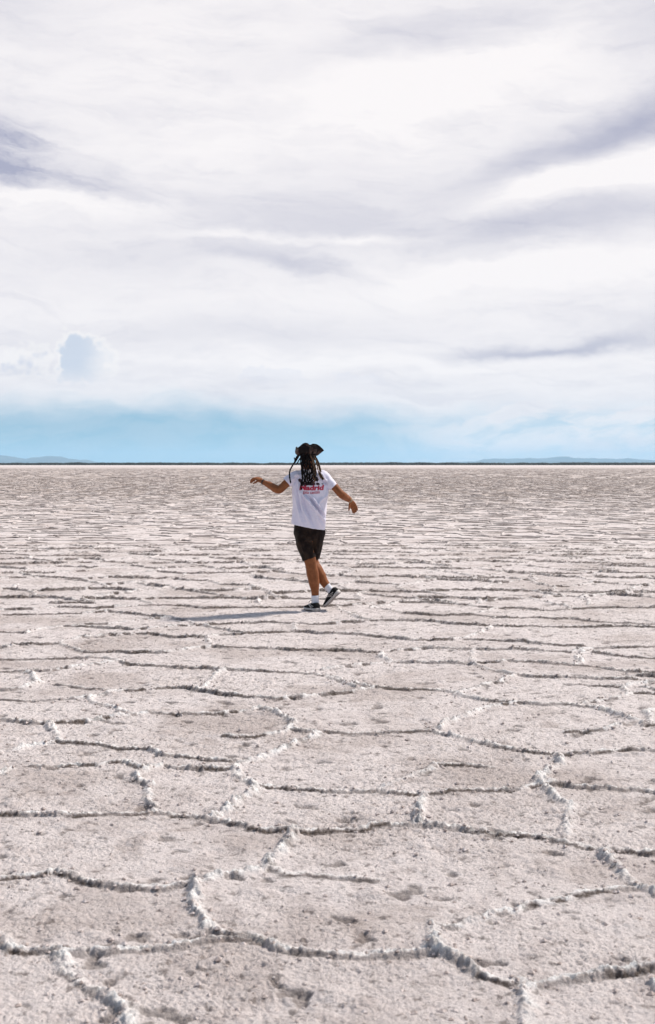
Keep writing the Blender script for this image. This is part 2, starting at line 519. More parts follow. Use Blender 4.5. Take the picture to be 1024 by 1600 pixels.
# plate surface: gentle swell, lumps, pitted crust
Z += 0.005 * fbm(PX * 1.1, PY * 1.1, 3, 500)
Z += 0.0050 * fbm(PX * 7, PY * 7, 3, 540, 0.55)
lump = np.clip(fbm(PX * 4.5, PY * 4.5, 2, 600) - 0.50, 0, 1)
Z += 0.030 * lump * (1 - 0.6 * far_)
pit = np.clip(-fbm(PX * 5.2, PY * 5.2, 3, 640, 0.6) - 0.62, 0, 1)
Z -= 0.035 * pit
grain = np.abs(fbm(PX * 26, PY * 26, 4, 700, 0.62))
rough_ = np.clip(0.95 + 0.9 * fbm(PX * 0.8, PY * 0.8, 3, 720, 0.6), 0.35, 1.6)
Z -= 0.0085 * rough_ * (grain - 0.35)
fine = pnoise(PX * 95, PY * 95, 777)
Z += 0.0012 * fine * np.clip(9 / PY, 0, 1)
# hoof-sized hollows the photograph shows
for (qx, qy, rr, dp) in ((500,1190,0.035,0.03),(548,1280,0.045,0.022),(680,1265,0.05,0.012),(350,1332,0.05,0.014),(165,1530,0.07,0.012),(430,1575,0.07,0.012)):
    gx, gy = ground(qx, qy)
    Z -= dp * np.exp(-(((PX - gx) / (rr * 1.5)) ** 2 + ((PY - gy) / rr) ** 2) ** 1.5)
soil_shade = np.clip(HSx * 1.7, 0, 1) * np.exp(-((SDn + 0.019 - 0.004 * far_) / (0.012 + 0.006 * far_)) ** 2) * np.clip(0.85 + 1.1 * fbm(PX * 3.1, PY * 3.1, 4, 800, 0.6), 0.45, 1.0) ** (1 - 0.8 * far_)
soil_shade = soil_shade * (0.12 + 0.88 * NW)  # dirt plus shade painted on ridge faces turned from the sun
soil_shade = np.maximum(soil_shade, np.clip(pit * 3.5, 0, 0.55))
gx, gy = ground(500, 1190)
soil_shade = np.maximum(soil_shade, 0.8 * np.exp(-(((PX - gx) / 0.03) ** 2 + ((PY - gy) / 0.035) ** 2)))
soil_shade = np.maximum(soil_shade, 0.6 * np.clip(fbm(PX * 17, PY * 17, 4, 860, 0.7) - 0.50, 0, 0.4) / 0.4)
rime_sunlit = np.where(SD > -0.006 - 0.04 * (1 - NW), np.exp(-((SD - .005) / 0.021) ** 2), 0) * np.clip(HSx * 1.2, 0, 1) * np.clip(1.25 - 0.045 * PY, 0.25, 1) * np.clip(0.8 + fbm(PX * 12, PY * 12, 3, 900), 0, 1)  # white crest rime, with sunlight painted along the sunward side
# sink the borders below the outer sheet
eb = np.minimum(np.clip((us + 0.37) / 0.012, 0, 1), np.clip((0.37 - us) / 0.012, 0, 1))[None, :] \
    * np.clip((ds - D0) / 0.06, 0, 1)[:, None] * np.clip((D1 - ds) / 1.0, 0, 1)[:, None]
Z = Z * eb + (-0.06) * (1 - eb) ** 2
Zn = Z
V = [np.stack([PX, PY, Z], -1).reshape(-1, 3)]
ii = (np.arange(NR - 1)[:, None] * NC + np.arange(NC - 1)[None, :]).reshape(-1)
FQ = [np.stack([ii, ii + 1, ii + NC + 1, ii + NC], -1)]
SO = [soil_shade.reshape(-1)]; RI = [rime_sunlit.reshape(-1)]
nv = V[0].shape[0]
# outer sheet with graded rings out to the horizon
def axis():
    p = [0, 1.5, 3, 6, 12, 25, 50, 90, 150, 260, 450, 800, 1400, 2500, 5000, 9000, 16000, 35500]
    return np.array([-q for q in p[:0:-1]] + p, float)
ax = axis(); n_ = len(ax)
GX, GY = np.meshgrid(ax, ax)
V.append(np.stack([GX, GY, np.full(GX.shape, -0.035)], -1).reshape(-1, 3))
ii = (np.arange(n_ - 1)[:, None] * n_ + np.arange(n_ - 1)[None, :]).reshape(-1) + nv
FQ.append(np.stack([ii, ii + 1, ii + n_ + 1, ii + n_], -1))
SO.append(np.zeros(n_ * n_)); RI.append(np.zeros(n_ * n_)); nv += n_ * n_
# beyond the finely modelled strip: every pressure ridge as a ragged little bank on the sheet
prof = ((-1.0, 0.0), (-0.38, 0.55), (0.05, 1.0), (0.5, 0.55), (1.0, 0.0))
RV = []; RF = []; RS = []; RR = []
def bank(a, b, hgt, wid, n):
    global nv
    ex, ey = b[0] - a[0], b[1] - a[1]; L = math.hypot(ex, ey) or 1; nx, ny = -ey / L, ex / L
    if nx * SUN_DIR.x + ny * SUN_DIR.y < 0: nx, ny = -nx, -ny
    st = nv + len(RV)
    for i in range(n + 1):
        t = i / n
        w = math.sin(math.pi * t) * 0
        cx = a[0] + ex * t + random.gauss(0, 0.03); cy = a[1] + ey * t + random.gauss(0, 0.03)
        hh = hgt * random.uniform(0.6, 1.25) * (0.55 if i in (0, n) else 1)
        for k, (pw, ph) in enumerate(prof):
            RV.append((cx + nx * wid * pw, cy + ny * wid * pw, -0.037 + (0.002 + hh) * ph + (0 if ph else -0.004)))
            RS.append(random.uniform(.35, 1) if k <= 1 else 0.25 * random.random() if k == 2 else 0.0); RR.append(0)  # dirt and painted shade on the bank side away from the sun
    for i in range(n):
        for k in range(4):
            q = st + i * 5 + k
            RF.append((q, q + 1, q + 6, q + 5))
for a, b in honey_edges(24.5, 150.0, 0.36, 1.02, 9):
    if random.random() < 0.12: continue
    bank(a, b, random.uniform(0.016, 0.028) * (1 + .004 * a[1]), 0.036, 6)
for a, b in honey_edges(140.0, 420.0, 0.33, 3.4, 19):
    bank(a, b, random.uniform(0.05, 0.12), 0.16, 5)
# loose slabs and lumps between them, tens of metres away
for i in range(7000):
    d = 24.5 * math.exp(random.random() * 2.1); x = random.uniform(-0.34, 0.34) * d
    L = random.uniform(0.08, 0.35) * (d / 60) ** 0.5
    an = random.uniform(-0.5, 0.5)
    bank((x, d), (x + L * math.cos(an), d + L * math.sin(an)), random.uniform(0.010, 0.022) * (d / 60) ** 0.5, 0.04, 2)
V.append(np.array(RV)); FQ.append(np.array(RF)); SO.append(np.array(RS)); RI.append(np.array(RR)); nv += len(RV)
V = np.concatenate(V); FQ = np.concatenate(FQ); SO = np.concatenate(SO); RI = np.concatenate(RI)
me = bpy.data.meshes.new('salt_flat')
me.vertices.add(len(V)); me.vertices.foreach_set('co', V.astype(np.float32).ravel())
me.loops.add(len(FQ) * 4); me.loops.foreach_set('vertex_index', FQ.astype(np.int32).ravel())
me.polygons.add(len(FQ))
me.polygons.foreach_set('loop_start', np.arange(0, len(FQ) * 4, 4, dtype=np.int32))
me.polygons.foreach_set('use_smooth', np.ones(len(FQ), bool))
me.update(calc_edges=True)
for nm, arr in (('soil_shade', SO), ('rime_sunlit', RI)):
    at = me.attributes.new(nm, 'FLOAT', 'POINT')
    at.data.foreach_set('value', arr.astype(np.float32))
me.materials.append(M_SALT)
flat = bpy.data.objects.new('salt_flat', me); col.objects.link(flat)
flat['kind'] = 'structure'


def gz(x, y):
    i = min(max(np.searchsorted(ds, y), 1), NR - 1); j = min(max(np.searchsorted(us, x / y), 1), NC - 1)
    return float(Zn[i, j])


# loose salt crumbs along the ridges near the camera
CV = []; CF = []
near = [s for s in segs if 2.6 < s[1] < 20 and abs(s[0] / s[1]) < 0.34]
octa = [(1,0,0),(0,1,0),(-1,0,0),(0,-1,0),(0,0,1),(0,0,-1)]
of = [(0,1,4),(1,2,4),(2,3,4),(3,0,4),(1,0,5),(2,1,5),(3,2,5),(0,3,5)]
for i in range(17000):
    if random.random() < 0.8:
        s = random.choice(near); t = random.random()
        x = s[0] + (s[2]-s[0]) * t + random.gauss(0, 0.04); y = s[1] + (s[3]-s[1]) * t + random.gauss(0, 0.04)
    else:
        y = 2.8 * math.exp(random.random() * 2.0); x = random.uniform(-0.32, 0.32) * y
    if y < 2.5: continue
    r_ = random.choice((0.003, 0.0045, 0.006, 0.009)) * random.uniform(0.7, 1.3)
    z = gz(x, y) + r_ * 0.25
    st = len(CV); an = random.random() * 6.28; ca, sa = math.cos(an), math.sin(an)
    for (a, b, c) in octa:
        k = random.uniform(0.65, 1.35) * r_
        a, b = a * ca - b * sa, a * sa + b * ca
        CV.append((x + a * k * 1.2, y + b * k, z + c * k * 0.7))
    CF += [(st + p, st + q, st + w) for (p, q, w) in of]
cr = mesh_obj('salt_crumbs', CV, CF, M_CRUMB, smooth_=False)
cr['kind'] = 'stuff'

# ------------------------------------------------------------------ far shore and mountains
def shore():
    v = []; f = []
    n = 1500
    for i in range(n + 1):
        x = -1100 + 2200 * i / n
        y0 = 1750 + 30 * mnoise.noise((x * 0.004, 3, 0))
        h = 3.5 + 0.55 * mnoise.noise((x * 0.006, 0, 0)) + 0.75 * mnoise.noise((x * 0.05, 7, 0)) + 0.45 * mnoise.noise((x * 0.31, 9, 0)) + 0.0002 * x
        for k, (dy_, hh) in enumerate(((0, -0.1), (3, h * 0.62), (9, h * 0.9), (16, h), (30, h * 0.9), (60, -0.1))):
            v.append((x + random.uniform(-.3, .3), y0 + dy_ + random.uniform(-1, 1), hh + (random.uniform(-.25, .25) if k not in (0, 5) else 0)))
    for i in range(n):
        for k in range(5):
            q = i * 6 + k
            f.append((q, q + 6, q + 7, q + 1))
    o = mesh_obj('distant_scrub', v, f, M_SCRUB, smooth_=False)
    o['kind'] = 'stuff'
shore()


def hills(name, outline, dist, depth, seed):
    """range whose skyline is given as (photo x, px above horizon); a real ridged massif with depth"""
    xs = [p[0] for p in outline]; hs = [p[1] for p in outline]
    n = 160; m_ = 14
    v = []; f = []
    for i in range(n + 1):
        t = xs[0] + (xs[-1] - xs[0]) * i / n
        h = np.interp(t, xs, hs) / F * dist + 0.4
        h += 0.07 * h * mnoise.noise((t * 0.09, seed, 0)) + 4.5 * mnoise.noise((t * 0.35, seed, 0)) * min(1, h / 45)
        for j in range(m_ + 1):
            w = j / m_ * 2 - 1
            y = dist + depth * w
            prof_ = max(0, 1 - abs(w) ** 1.3)
            r_ = 1 + 0.30 * mnoise.noise((t * 0.05 + w * 1.5, w * 4, seed)) * (1 - prof_)
            v.append(((t - 512) / F * (dist) , y + 120 * mnoise.noise((t * .03, w, seed)), max(-2, h * prof_ * r_) if abs(w) < 1 else -2))
    for i in range(n):
        for j in range(m_):
            q = i * (m_ + 1) + j
            f.append((q, q + m_ + 1, q + m_ + 2, q + 1))
    o = mesh_obj(name, v, f, M_HILL, smooth_=True)
    o['kind'] = 'structure'

hills('hills', [(-420,3),(-300,10),(-180,17),(-90,20),(0,14),(22,11.5),(42,7.5),(50,10),(62,11),(75,12.3),(98,11.5),(107,8),(118,8),(125,6.2),(133,7),(143,4.5),(149,1.5),(156,-2)], 25000, 1600, 3.3)
hills('hills', [(690,-1),(704,2.6),(728,4),(742,4),(755,7.5),(775,8.4),(800,8.5),(830,9.3),(850,9),(872,11.3),(888,11.6),(898,9.7),(930,9),(965,8),(982,9.2),(1000,7.5),(1024,6),(1100,7),(1180,9),(1300,4),(1380,-1)], 27000, 1600, 8.1)

# ------------------------------------------------------------------ haze
hm = bpy.data.materials.new('haze'); hm.use_nodes = True
hn = hm.node_tree; hn.nodes.clear()
ho = hn.nodes.new('ShaderNodeOutputMaterial'); pv = hn.nodes.new('ShaderNodeVolumePrincipled')
pv.inputs['Color'].default_value = (0.44, 0.72, 0.95, 1)
pv.inputs['Density'].default_value = 0.000038
pv.inputs['Anisotropy'].default_value = 0.0
hn.links.new(pv.outputs[0], ho.inputs['Volume'])
hv = [(x, y, z) for x in (-36000, 36000) for y in (-36000, 36000) for z in (-3, 330)]
hz = mesh_obj('haze', hv, [(0,1,3,2),(4,6,7,5),(0,4,5,1),(2,3,7,6),(0,2,6,4),(1,5,7,3)], hm, smooth_=False)
hz['kind'] = 'stuff'


# ------------------------------------------------------------------ the walking person
PD = 13.3
base_x = (490 - 512) * PD / F
root = bpy.data.objects.new('person', None)
col.objects.link(root)
Z0 = gz(base_x, PD) + 0.004
root.location = (base_x, PD, Z0)
root['label'] = 'person in tricorn hat, dreadlocks, white printed t-shirt and dark shorts walking away, arms out'
root['category'] = 'person'
OFF = Vector((base_x, PD, 0.0))


def W(px_, py_, dy=0.0):
    d = PD + dy
    return Vector(((px_ - 512) * d / F, d, CAM_H - (py_ - HOR) * d / F)) - OFF


class Mesh:
    def __init__(s): s.v = []; s.f = []

    def ring_loft(s, rings, cap=True):
        """rings: lists of equal length of points"""
        st = len(s.v); n = len(rings[0])
        for r in rings: s.v += [tuple(p) for p in r]
        for i in range(len(rings) - 1):
            for k in range(n):
                a = st + i * n + k; b = st + i * n + (k + 1) % n
                s.f.append((a, b, b + n, a + n))
        if cap:
            s.f.append(tuple(st + k for k in range(n))[::-1])
            e = st + (len(rings) - 1) * n
            s.f.append(tuple(e + k for k in range(n)))
        return s

    def tube(s, pts, rad, n=14, flat=None, side=None, cap=True):
        """tube through pts; rad: radius or (ra, rb) with ra along `side`"""
        pts = [Vector(p) for p in pts]; rings = []
        up = Vector(side) if side else Vector((0.13, -1, 0.2))
        for i, p in enumerate(pts):
            if i == 0: t = pts[1] - p
            elif i == len(pts) - 1: t = p - pts[i - 1]
            else: t = (pts[i + 1] - p).normalized() + (p - pts[i - 1]).normalized()
            if t.length < 1e-6: t = pts[-1] - pts[0]
            t.normalize()
            a = (up - t * up.dot(t)).normalized(); b = t.cross(a)
            r = rad[i] if isinstance(rad, (list, tuple)) else rad
            ra, rb = r if isinstance(r, tuple) else (r, r)
            rings.append([p + a * (ra * math.cos(q)) + b * (rb * math.sin(q)) for q in (2 * math.pi * k / n for k in range(n))])
        return s.ring_loft(rings, cap)

    def ell(s, c, r, n=18, m=12, M=None):
        c = Vector(c); rings = []
        for i in range(1, m):
            ph = math.pi * i / m
            ring = []
            for k in range(n):
                q = 2 * math.pi * k / n
                p = Vector((r[0] * math.sin(ph) * math.cos(q), r[1] * math.sin(ph) * math.sin(q), r[2] * math.cos(ph)))
                if M: p = M @ p
                ring.append(c + p)
            rings.append(ring)
        return s.ring_loft(rings)

    def obj(s, name, m, parent, smooth_=True):
        return mesh_obj(name, s.v, s.f, m, parent, smooth_)


def dense(pts, rad, k=5):
    """Catmull-Rom resample so limbs bend smoothly"""
    P = [Vector(p) for p in pts]; n = len(P); op = []; orr = []
    if any(isinstance(q, tuple) for q in rad): rad = [q if isinstance(q, tuple) else (q, q) for q in rad]
    for i in range(n - 1):
        p0, p1, p2, p3 = P[max(i-1, 0)], P[i], P[i+1], P[min(i+2, n-1)]
        for j in range(k):
            t = j / k
            op.append(0.5 * ((2 * p1) + (p2 - p0) * t + (2 * p0 - 5 * p1 + 4 * p2 - p3) * t * t + (-p0 + 3 * p1 - 3 * p2 + p3) * t ** 3))
            a, b = rad[i], rad[i+1]
            tt = t * t * (3 - 2 * t)
            if isinstance(a, tuple): orr.append((a[0] + (b[0]-a[0]) * tt, a[1] + (b[1]-a[1]) * tt))
            else: orr.append(a + (b - a) * tt)
    op.append(P[-1]); orr.append(rad[-1])
    return op, orr


def remeshed(M, voxel, iters=3, fac=0.5):
    me = bpy.data.meshes.new('tmp'); me.from_pydata(M.v, [], M.f); me.update()
    o = bpy.data.objects.new('tmp', me); col.objects.link(o)
    r = o.modifiers.new('r', 'REMESH'); r.mode = 'VOXEL'; r.voxel_size = voxel
    if iters:
        sm = o.modifiers.new('s', 'SMOOTH'); sm.iterations = iters; sm.factor = fac
    dg = bpy.context.evaluated_depsgraph_get(); dg.update()
    ev = o.evaluated_get(dg)
    res = bpy.data.meshes.new_from_object(ev)
    bpy.data.objects.remove(o)
    return res


def finish(me, name, m, parent):
    me.name = name
    me.materials.clear(); me.materials.append(m)
    me.polygons.foreach_set('use_smooth', [True] * len(me.polygons))
    o = bpy.data.objects.new(name, me); col.objects.link(o); o.parent = parent
    return o


# ---- body: one surface
B = Mesh()
def ering(px_, py_, rx, ry, dy=0, n=20, yaw=0.0):
    c = W(px_, py_, dy); cy, sy = math.cos(yaw), math.sin(yaw)
    return [c + Vector((rx * math.cos(q) * cy - ry * math.sin(q) * sy, rx * math.cos(q) * sy + ry * math.sin(q) * cy, 0)) for q in (2 * math.pi * k / n for k in range(n))]
YAW = 0.12
B.ring_loft([ering(484, 846, .10, .08), ering(484, 836, .135, .10), ering(484, 822, .135, .10), ering(484, 803, .13, .095), ering(484, 785, .14, .10),
             ering(484, 765, .155, .10), ering(484, 750, .15, .09), ering(483.5, 743, .125, .07), ering(483, 738.5, .085, .058), ering(482, 733, .065, .06),
             ering(481.5, 727, .054, .056), ering(481, 718, .05, .055)])
# stance leg
hipL = W(477, 836, 0.0); kneeL = W(486.5, 884, -0.01); ankL = W(492.7, 936, 0.03)
p, r = dense([hipL, W(479.5, 856, -.01), W(484.5, 874, -.01), kneeL, W(488.8, 896, .0), W(490.8, 908, .01), W(492.6, 925, .03), ankL, W(493, 945, .03)],
             [.068, .070, .064, .060, .064, .058, .040, .034, .036])
B.tube(p, r, 18)
# trailing leg: knee away from us, shin coming back to the right
p, r = dense([W(493, 836, 0.02), W(491, 858, .08), W(488.5, 872, .13), W(490.2, 881, .14), W(495, 890.5, .12), W(500.2, 899, .11), W(507.6, 910.5, .10), W(514, 920, .09), W(518, 926, .09)],
             [.066, .062, .062, .062, .067, .062, .045, .035, .034])
B.tube(p, r, 18)
# arms
shL = W(462, 743, 0.01); elL = W(436.5, 764.5, -0.03); wrL = W(411.5, 752.8, 0.07)
p, r = dense([W(472, 744, .01), shL + Vector((0, 0, -.012)), W(449, 754, -.01), W(441.5, 761, -.025), elL, W(431, 763.3, -.015), W(422, 758, .03), wrL, W(407, 750, .085)],
             [.040, .044, .044, .042, .044, .043, .036, .0235, (.017, .027)])
B.tube(p, r, 16)
shR = W(506, 743, 0.01); elR = W(533, 771.5, -0.03); wrR = W(547.5, 781.3, 0.15)
p, r = dense([W(494, 744, .01), shR + Vector((0, 0, -.012)), W(520, 757, .0), W(528, 766, -.02), elR, W(537, 774.5, .01), W(542.5, 778, .08), wrR, W(549.3, 783.5, .165)],
             [.040, .044, .043, .040, .041, .041, .035, .025, (.027, .018)])
B.tube(p, r, 16)
# left hand: arched wrist, fingers curling down
B.tube(*dense([W(409, 751.2, .08), W(405, 748.3, .10), W(400.5, 746.8, .125)], [(.016, .025), (.015, .038), (.013, .040)]), 14, side=(0.1, -0.35, 1))
hand_dir = (W(400.5, 746.8, .125) - W(409, 751.2, .08)).normalized()
spread = hand_dir.cross(Vector((0.1, -0.35, 1))).normalized()
for q, (ln, sp) in enumerate(((.92, -.024), (1.0, -.008), (.96, .008), (.78, .024))):
    k0 = W(401, 747, .125) + spread * sp
    k1 = k0 + Vector((-.026, .008, .000)) * ln
    k2 = k0 + Vector((-.046, .010, -.022)) * ln
    k3 = k0 + Vector((-.050, .010, -.050)) * ln
    B.tube(*dense([k0 - hand_dir * .02, k0, k1, k2, k3], [.012, .0105, .010, .009, .0072], 3), 8)
k0 = W(406, 750, .10) - spread * .028
B.tube(*dense([k0, k0 + Vector((-.018, -.012, -.014)), k0 + Vector((-.034, -.020, -.022)), k0 + Vector((-.05, -.022, -.030))], [.013, .011, .009, .007], 3), 8)
# right hand hanging open
B.tube(*dense([W(548.3, 782, .155), W(550.3, 786.5, .17), W(552.7, 791, .18)], [(.020, .024), (.036, .015), (.040, .013)]), 14, side=(1, 0.25, .35))
for q, (ex, ey, kx) in enumerate(((551.8, 801.3, -.026), (554.2, 802.0, -.009), (556.8, 800.3, .009), (559.0, 797.2, .026))):
    k0 = W(552.3, 790.2, .18) + Vector((1, .25, .35)).normalized() * kx
    e = W(ex, ey, .17)
    mid = (k0 + e) / 2 + Vector((.003, .012, .002))
    B.tube(*dense([W(551, 787.5, .17) + Vector((kx, 0, 0)), k0, mid, e], [.0115, .0110, .0100, .0074], 3), 8)
B.tube(*dense([W(547.8, 784, .15), W(546.3, 789.5, .13), W(545.9, 794, .12), W(545.3, 798.2, .125)], [.014, .0115, .0098, .007], 3), 8)
# head, turned a little to the left and away
HC = W(481, 711.5, .03)
face = Vector((-0.42, 0.90, -0.08)).normalized(); rt = face.cross(Vector((0, 0, 1))).normalized(); upv = rt.cross(face)
HM = Matrix((rt, face, upv)).transposed()
B.ell(HC + upv * .015, (.074, .094, .098), M=HM)
B.ell(HC + face * .025 - upv * .055, (.056, .066, .062), M=HM)          # jaw
B.ell(HC + face * .080 - upv * .100, (.022, .018, .018), M=HM)          # chin
B.tube([HC + face * .088 + upv * .02, HC + face * .106 - upv * .018, HC + face * .112 - upv * .030, HC + face * .094 - upv * .040], [.010, .013, .016, .012], 10)
B.tube([HC + face * .088 - upv * .060 - rt * .022, HC + face * .101 - upv * .058, HC + face * .088 - upv * .060 + rt * .022], [.006, .009, .006], 8)
B.tube([HC + face * .082 + upv * .030 - rt * .045, HC + face * .097 + upv * .034, HC + face * .082 + upv * .030 + rt * .045], [.008, .010, .008], 8)
for sd in (-1, 1):
    B.ell(HC + rt * (.078 * sd) - upv * .012 - face * .005, (.010, .020, .032), 10, 8, M=HM)
body = finish(remeshed(B, 0.0042, 4, 0.5), 'body', M_SKIN, root)
M_EYE = mottled('eye_white', (.7, .68, .65), (.6, .55, .52), 60, 0.3)
for sd in (-1, 1):
    Mesh().ell(HC + rt * (.032 * sd) + face * .083 + upv * .010, (.013, .012, .010), 10, 8, M=HM).obj('eye', M_EYE, body)

# ---- cloth materials
def cloth(name, ca, cb, scale=6, weave=900, rough=0.85, spec=0.2, bs=0.25):
    m, b = mat(name, rough, ca, spec)
    oc = objcoord()
    f = smooth(noise(oc, scale, 4, 0.55), 0.4, 0.7)
    E.nt.links.new(mixc(f, ca, cb), b.inputs['Base Color'])
    bump(b, noise(oc, weave, 2, 0.5) + noise(oc, 18, 4, 0.6) * 2.0, bs, 0.004)
    return m

M_SHIRT = cloth('white_cotton', (.75, .72, .83), (.71, .68, .80))
M_SHORTS = cloth('dark_nylon', (.009, .005, .0045), (.034, .021, .015), 9, 700, 0.65, 0.10, 0.5)
M_SOCK = cloth('white_sock', (.74, .73, .78), (.66, .65, .70), 20, 500)
M_HAT = mottled('aged_leather', (.008, .005, .005), (.070, .038, .030), 11, 0.7, 0.50, 0.62, 0.5, 90, 0.004, 0.15)
M_TRIM = mottled('black_trim', (.006, .004, .004), (.015, .01, .01), 30, 0.8, spec=0.1)
M_PANEL = mottled('brown_panel', (.10, .062, .05), (.03, .018, .014), 16, 0.6, bs=0.4, bscale=90)
M_HAIR = mottled('black_hair', (.004, .003, .004), (.012, .008, .007), 60, 0.8, spec=0.1, bs=0.9, bscale=160, bdist=0.006)
M_HAIR2 = mottled('brown_hair', (.16, .09, .05), (.05, .028, .017), 50, 0.8, bs=0.9, bscale=160, bdist=0.006, spec=0.15)
M_SHOE = mottled('black_mesh', (.007, .007, .008), (.018, .017, .018), 70, 0.8, spec=0.1, bs=0.6, bscale=420)
M_SOLE = mottled('grey_rubber', (.30, .27, .26), (.20, .175, .165), 25, 0.8, bs=0.5, bscale=120)
M_MID = mottled('white_foam', (.62, .58, .56), (.42, .38, .36), 20, 0.7)
M_RED = mottled('red_ink', (.50, .035, .075), (.40, .03, .07), 30, 0.7)
M_DARKINK = mottled('dark_ink', (.018, .012, .018), (.05, .02, .03), 40, 0.7)
M_BAND = mottled('woven_band', (.35, .26, .17), (.20, .13, .08), 120, 0.7)
M_BANDD = mottled('dark_band', (.03, .02, .018), (.06, .04, .03), 120, 0.6)

# ---- shirt
S_ = Mesh()
def tilt(px_, py_, rx, ry, lx, dy=0, n=36):
    """hem ring whose left and right ends sit at different heights"""
    rg = ering(px_, py_, rx, ry, dy, n)
    for q in rg: q.z += lx * (q.x - rg[n // 4].x)
    return rg
S_.ring_loft([tilt(482, 810, .120, .085, -.10), tilt(482, 818, .150, .115, -.14), tilt(481.9, 823.3, .168, .135, -.18), tilt(481.8, 823.6, .176, .143, -.18), tilt(482, 819, .177, .144, -.16),
              tilt(483.2, 805, .177, .138, -.08), ering(484.5, 790, .179, .132, 0, 36), ering(484.5, 775, .184, .128, 0, 36),
              ering(484.3, 760, .186, .126, 0, 36), ering(484, 750, .182, .120, 0, 36), ering(483.8, 742.5, .168, .105, 0, 36), ering(483.5, 737.5, .125, .085, 0, 36),
              ering(482.8, 734, .088, .072, .005, 36), ering(482.3, 732.3, .070, .066, .01, 36), ering(482.3, 732.6, .060, .058, .01, 36), ering(482.3, 736, .050, .050, .01, 36)])
def cuffed(M_, pts, rad, n, side, depth):
    """tube whose mouth turns inwards; rad entries are (along side, across)"""
    p, r = dense(pts, rad, 4)
    e = p[-1]; t = (p[-1] - p[-2]).normalized(); q1 = r[-1]
    P2 = p + [e + t * .003, e - t * .003, e - t * depth]
    R2 = r + [(q1[0] * k, q1[1] * k) for k in (.93, .85, .78)]
    rings = []
    for i, c in enumerate(P2):
        tt = t if i >= len(p) - 1 else (P2[i + 1] - c).normalized()
        sd = Vector(side); a = (sd - tt * sd.dot(tt)).normalized(); b = tt.cross(a)
        rings.append([c + a * (R2[i][0] * math.cos(q)) + b * (R2[i][1] * math.sin(q)) for q in (2 * math.pi * k / n for k in range(n))])
    M_.ring_loft(rings)
cuffed(S_, [W(474, 744, .01), W(463, 745, .01), W(454, 749.5, .0), W(447.8, 753.8, -.008)], [(.068, .068), (.068, .068), (.063, .061), (.060, .057)], 20, (0.13, -1, 0.2), .04)
cuffed(S_, [W(494, 744, .01), W(505, 745, .01), W(514, 753, .0), W(521.3, 761.0, -.008)], [(.066, .066), (.066, .066), (.060, .058), (.056, .053)], 20, (0.13, -1, 0.2), .04)
sme = remeshed(S_, 0.0048, 5, 0.5)
# folds: long diagonals across the back from the right hip up to the left shoulder blade, creases at the armpits
nvs = len(sme.vertices); co = np.empty(nvs * 3, np.float32); sme.vertices.foreach_get('co', co); co = co.reshape(-1, 3)
no = np.empty(nvs * 3, np.float32); sme.vertex_normals.foreach_get('vector', no); no = no.reshape(-1, 3)
sx = (co[:, 0] + base_x) * F / PD + 512; sy_ = HOR - (co[:, 2] - CAM_H) * F / PD     # stretch co-ordinates over the cloth
wob = fbm(co[:, 0] * 7, co[:, 2] * 7 + co[:, 1] * 3, 3, 5)
def crease(x0, y0, x1, y1, w, amp, fadew=0.25):
    ex, ey = x1 - x0, y1 - y0; L2 = ex * ex + ey * ey
    t = ((sx - x0) * ex + (sy_ - y0) * ey) / L2
    dd = ((sx - x0) * ey - (sy_ - y0) * ex) / math.sqrt(L2) + wob * 1.6 + 5.0 * (t - .5) ** 2
    return amp * np.exp(-(dd / w) ** 2) * np.clip(t / fadew, 0, 1) * np.clip((1 - t) / fadew, 0, 1)
backside = np.clip(-no[:, 1] * 2.0, 0, 1)
Dp = crease(509, 818, 470, 766, 1.9, .013) + crease(508, 806, 484, 770, 1.6, .009) - crease(510, 813, 476, 768, 1.6, .009) \
   + crease(484, 822, 464, 748, 2.6, .011) - crease(490, 824, 469, 765, 2.2, .007) + crease(473, 822, 462, 770, 2.4, .007) \
   + crease(503, 825, 489, 795, 2.0, .007) + crease(456, 750, 468, 738, 1.4, .007) - crease(459, 756, 466, 742, 1.4, .007) + crease(470, 800, 462, 750, 1.8, -.006) \
   + crease(512, 752, 500, 741, 1.5, .007) - crease(511, 758, 503, 746, 1.5, .007) + crease(506, 780, 512, 760, 1.6, .006) + crease(495, 792, 505, 775, 2.2, .005)
Dp = Dp * backside * 3.4 + 0.003 * fbm(co[:, 0] * 16, co[:, 2] * 9 + co[:, 1] * 12, 3, 31) + 0.004 * wob
co = co + no * Dp[:, None]
sme.vertices.foreach_set('co', co.ravel().astype(np.float32)); sme.update()
shirt = finish(sme, 't_shirt', M_SHIRT, root)
shirt_bvh = BVHTree.FromPolygons([tuple(v) for v in co], [tuple(q.vertices) for q in sme.polygons])


def on_back(px_, py_, lift=.003):
    a = W(px_, py_, 0)
    hit = shirt_bvh.ray_cast(Vector((a.x, -1.0, a.z)), Vector((0, 1, 0)))
    return Vector((a.x, hit[0].y - lift, a.z)) if hit[0] else Vector((a.x, -.12, a.z))


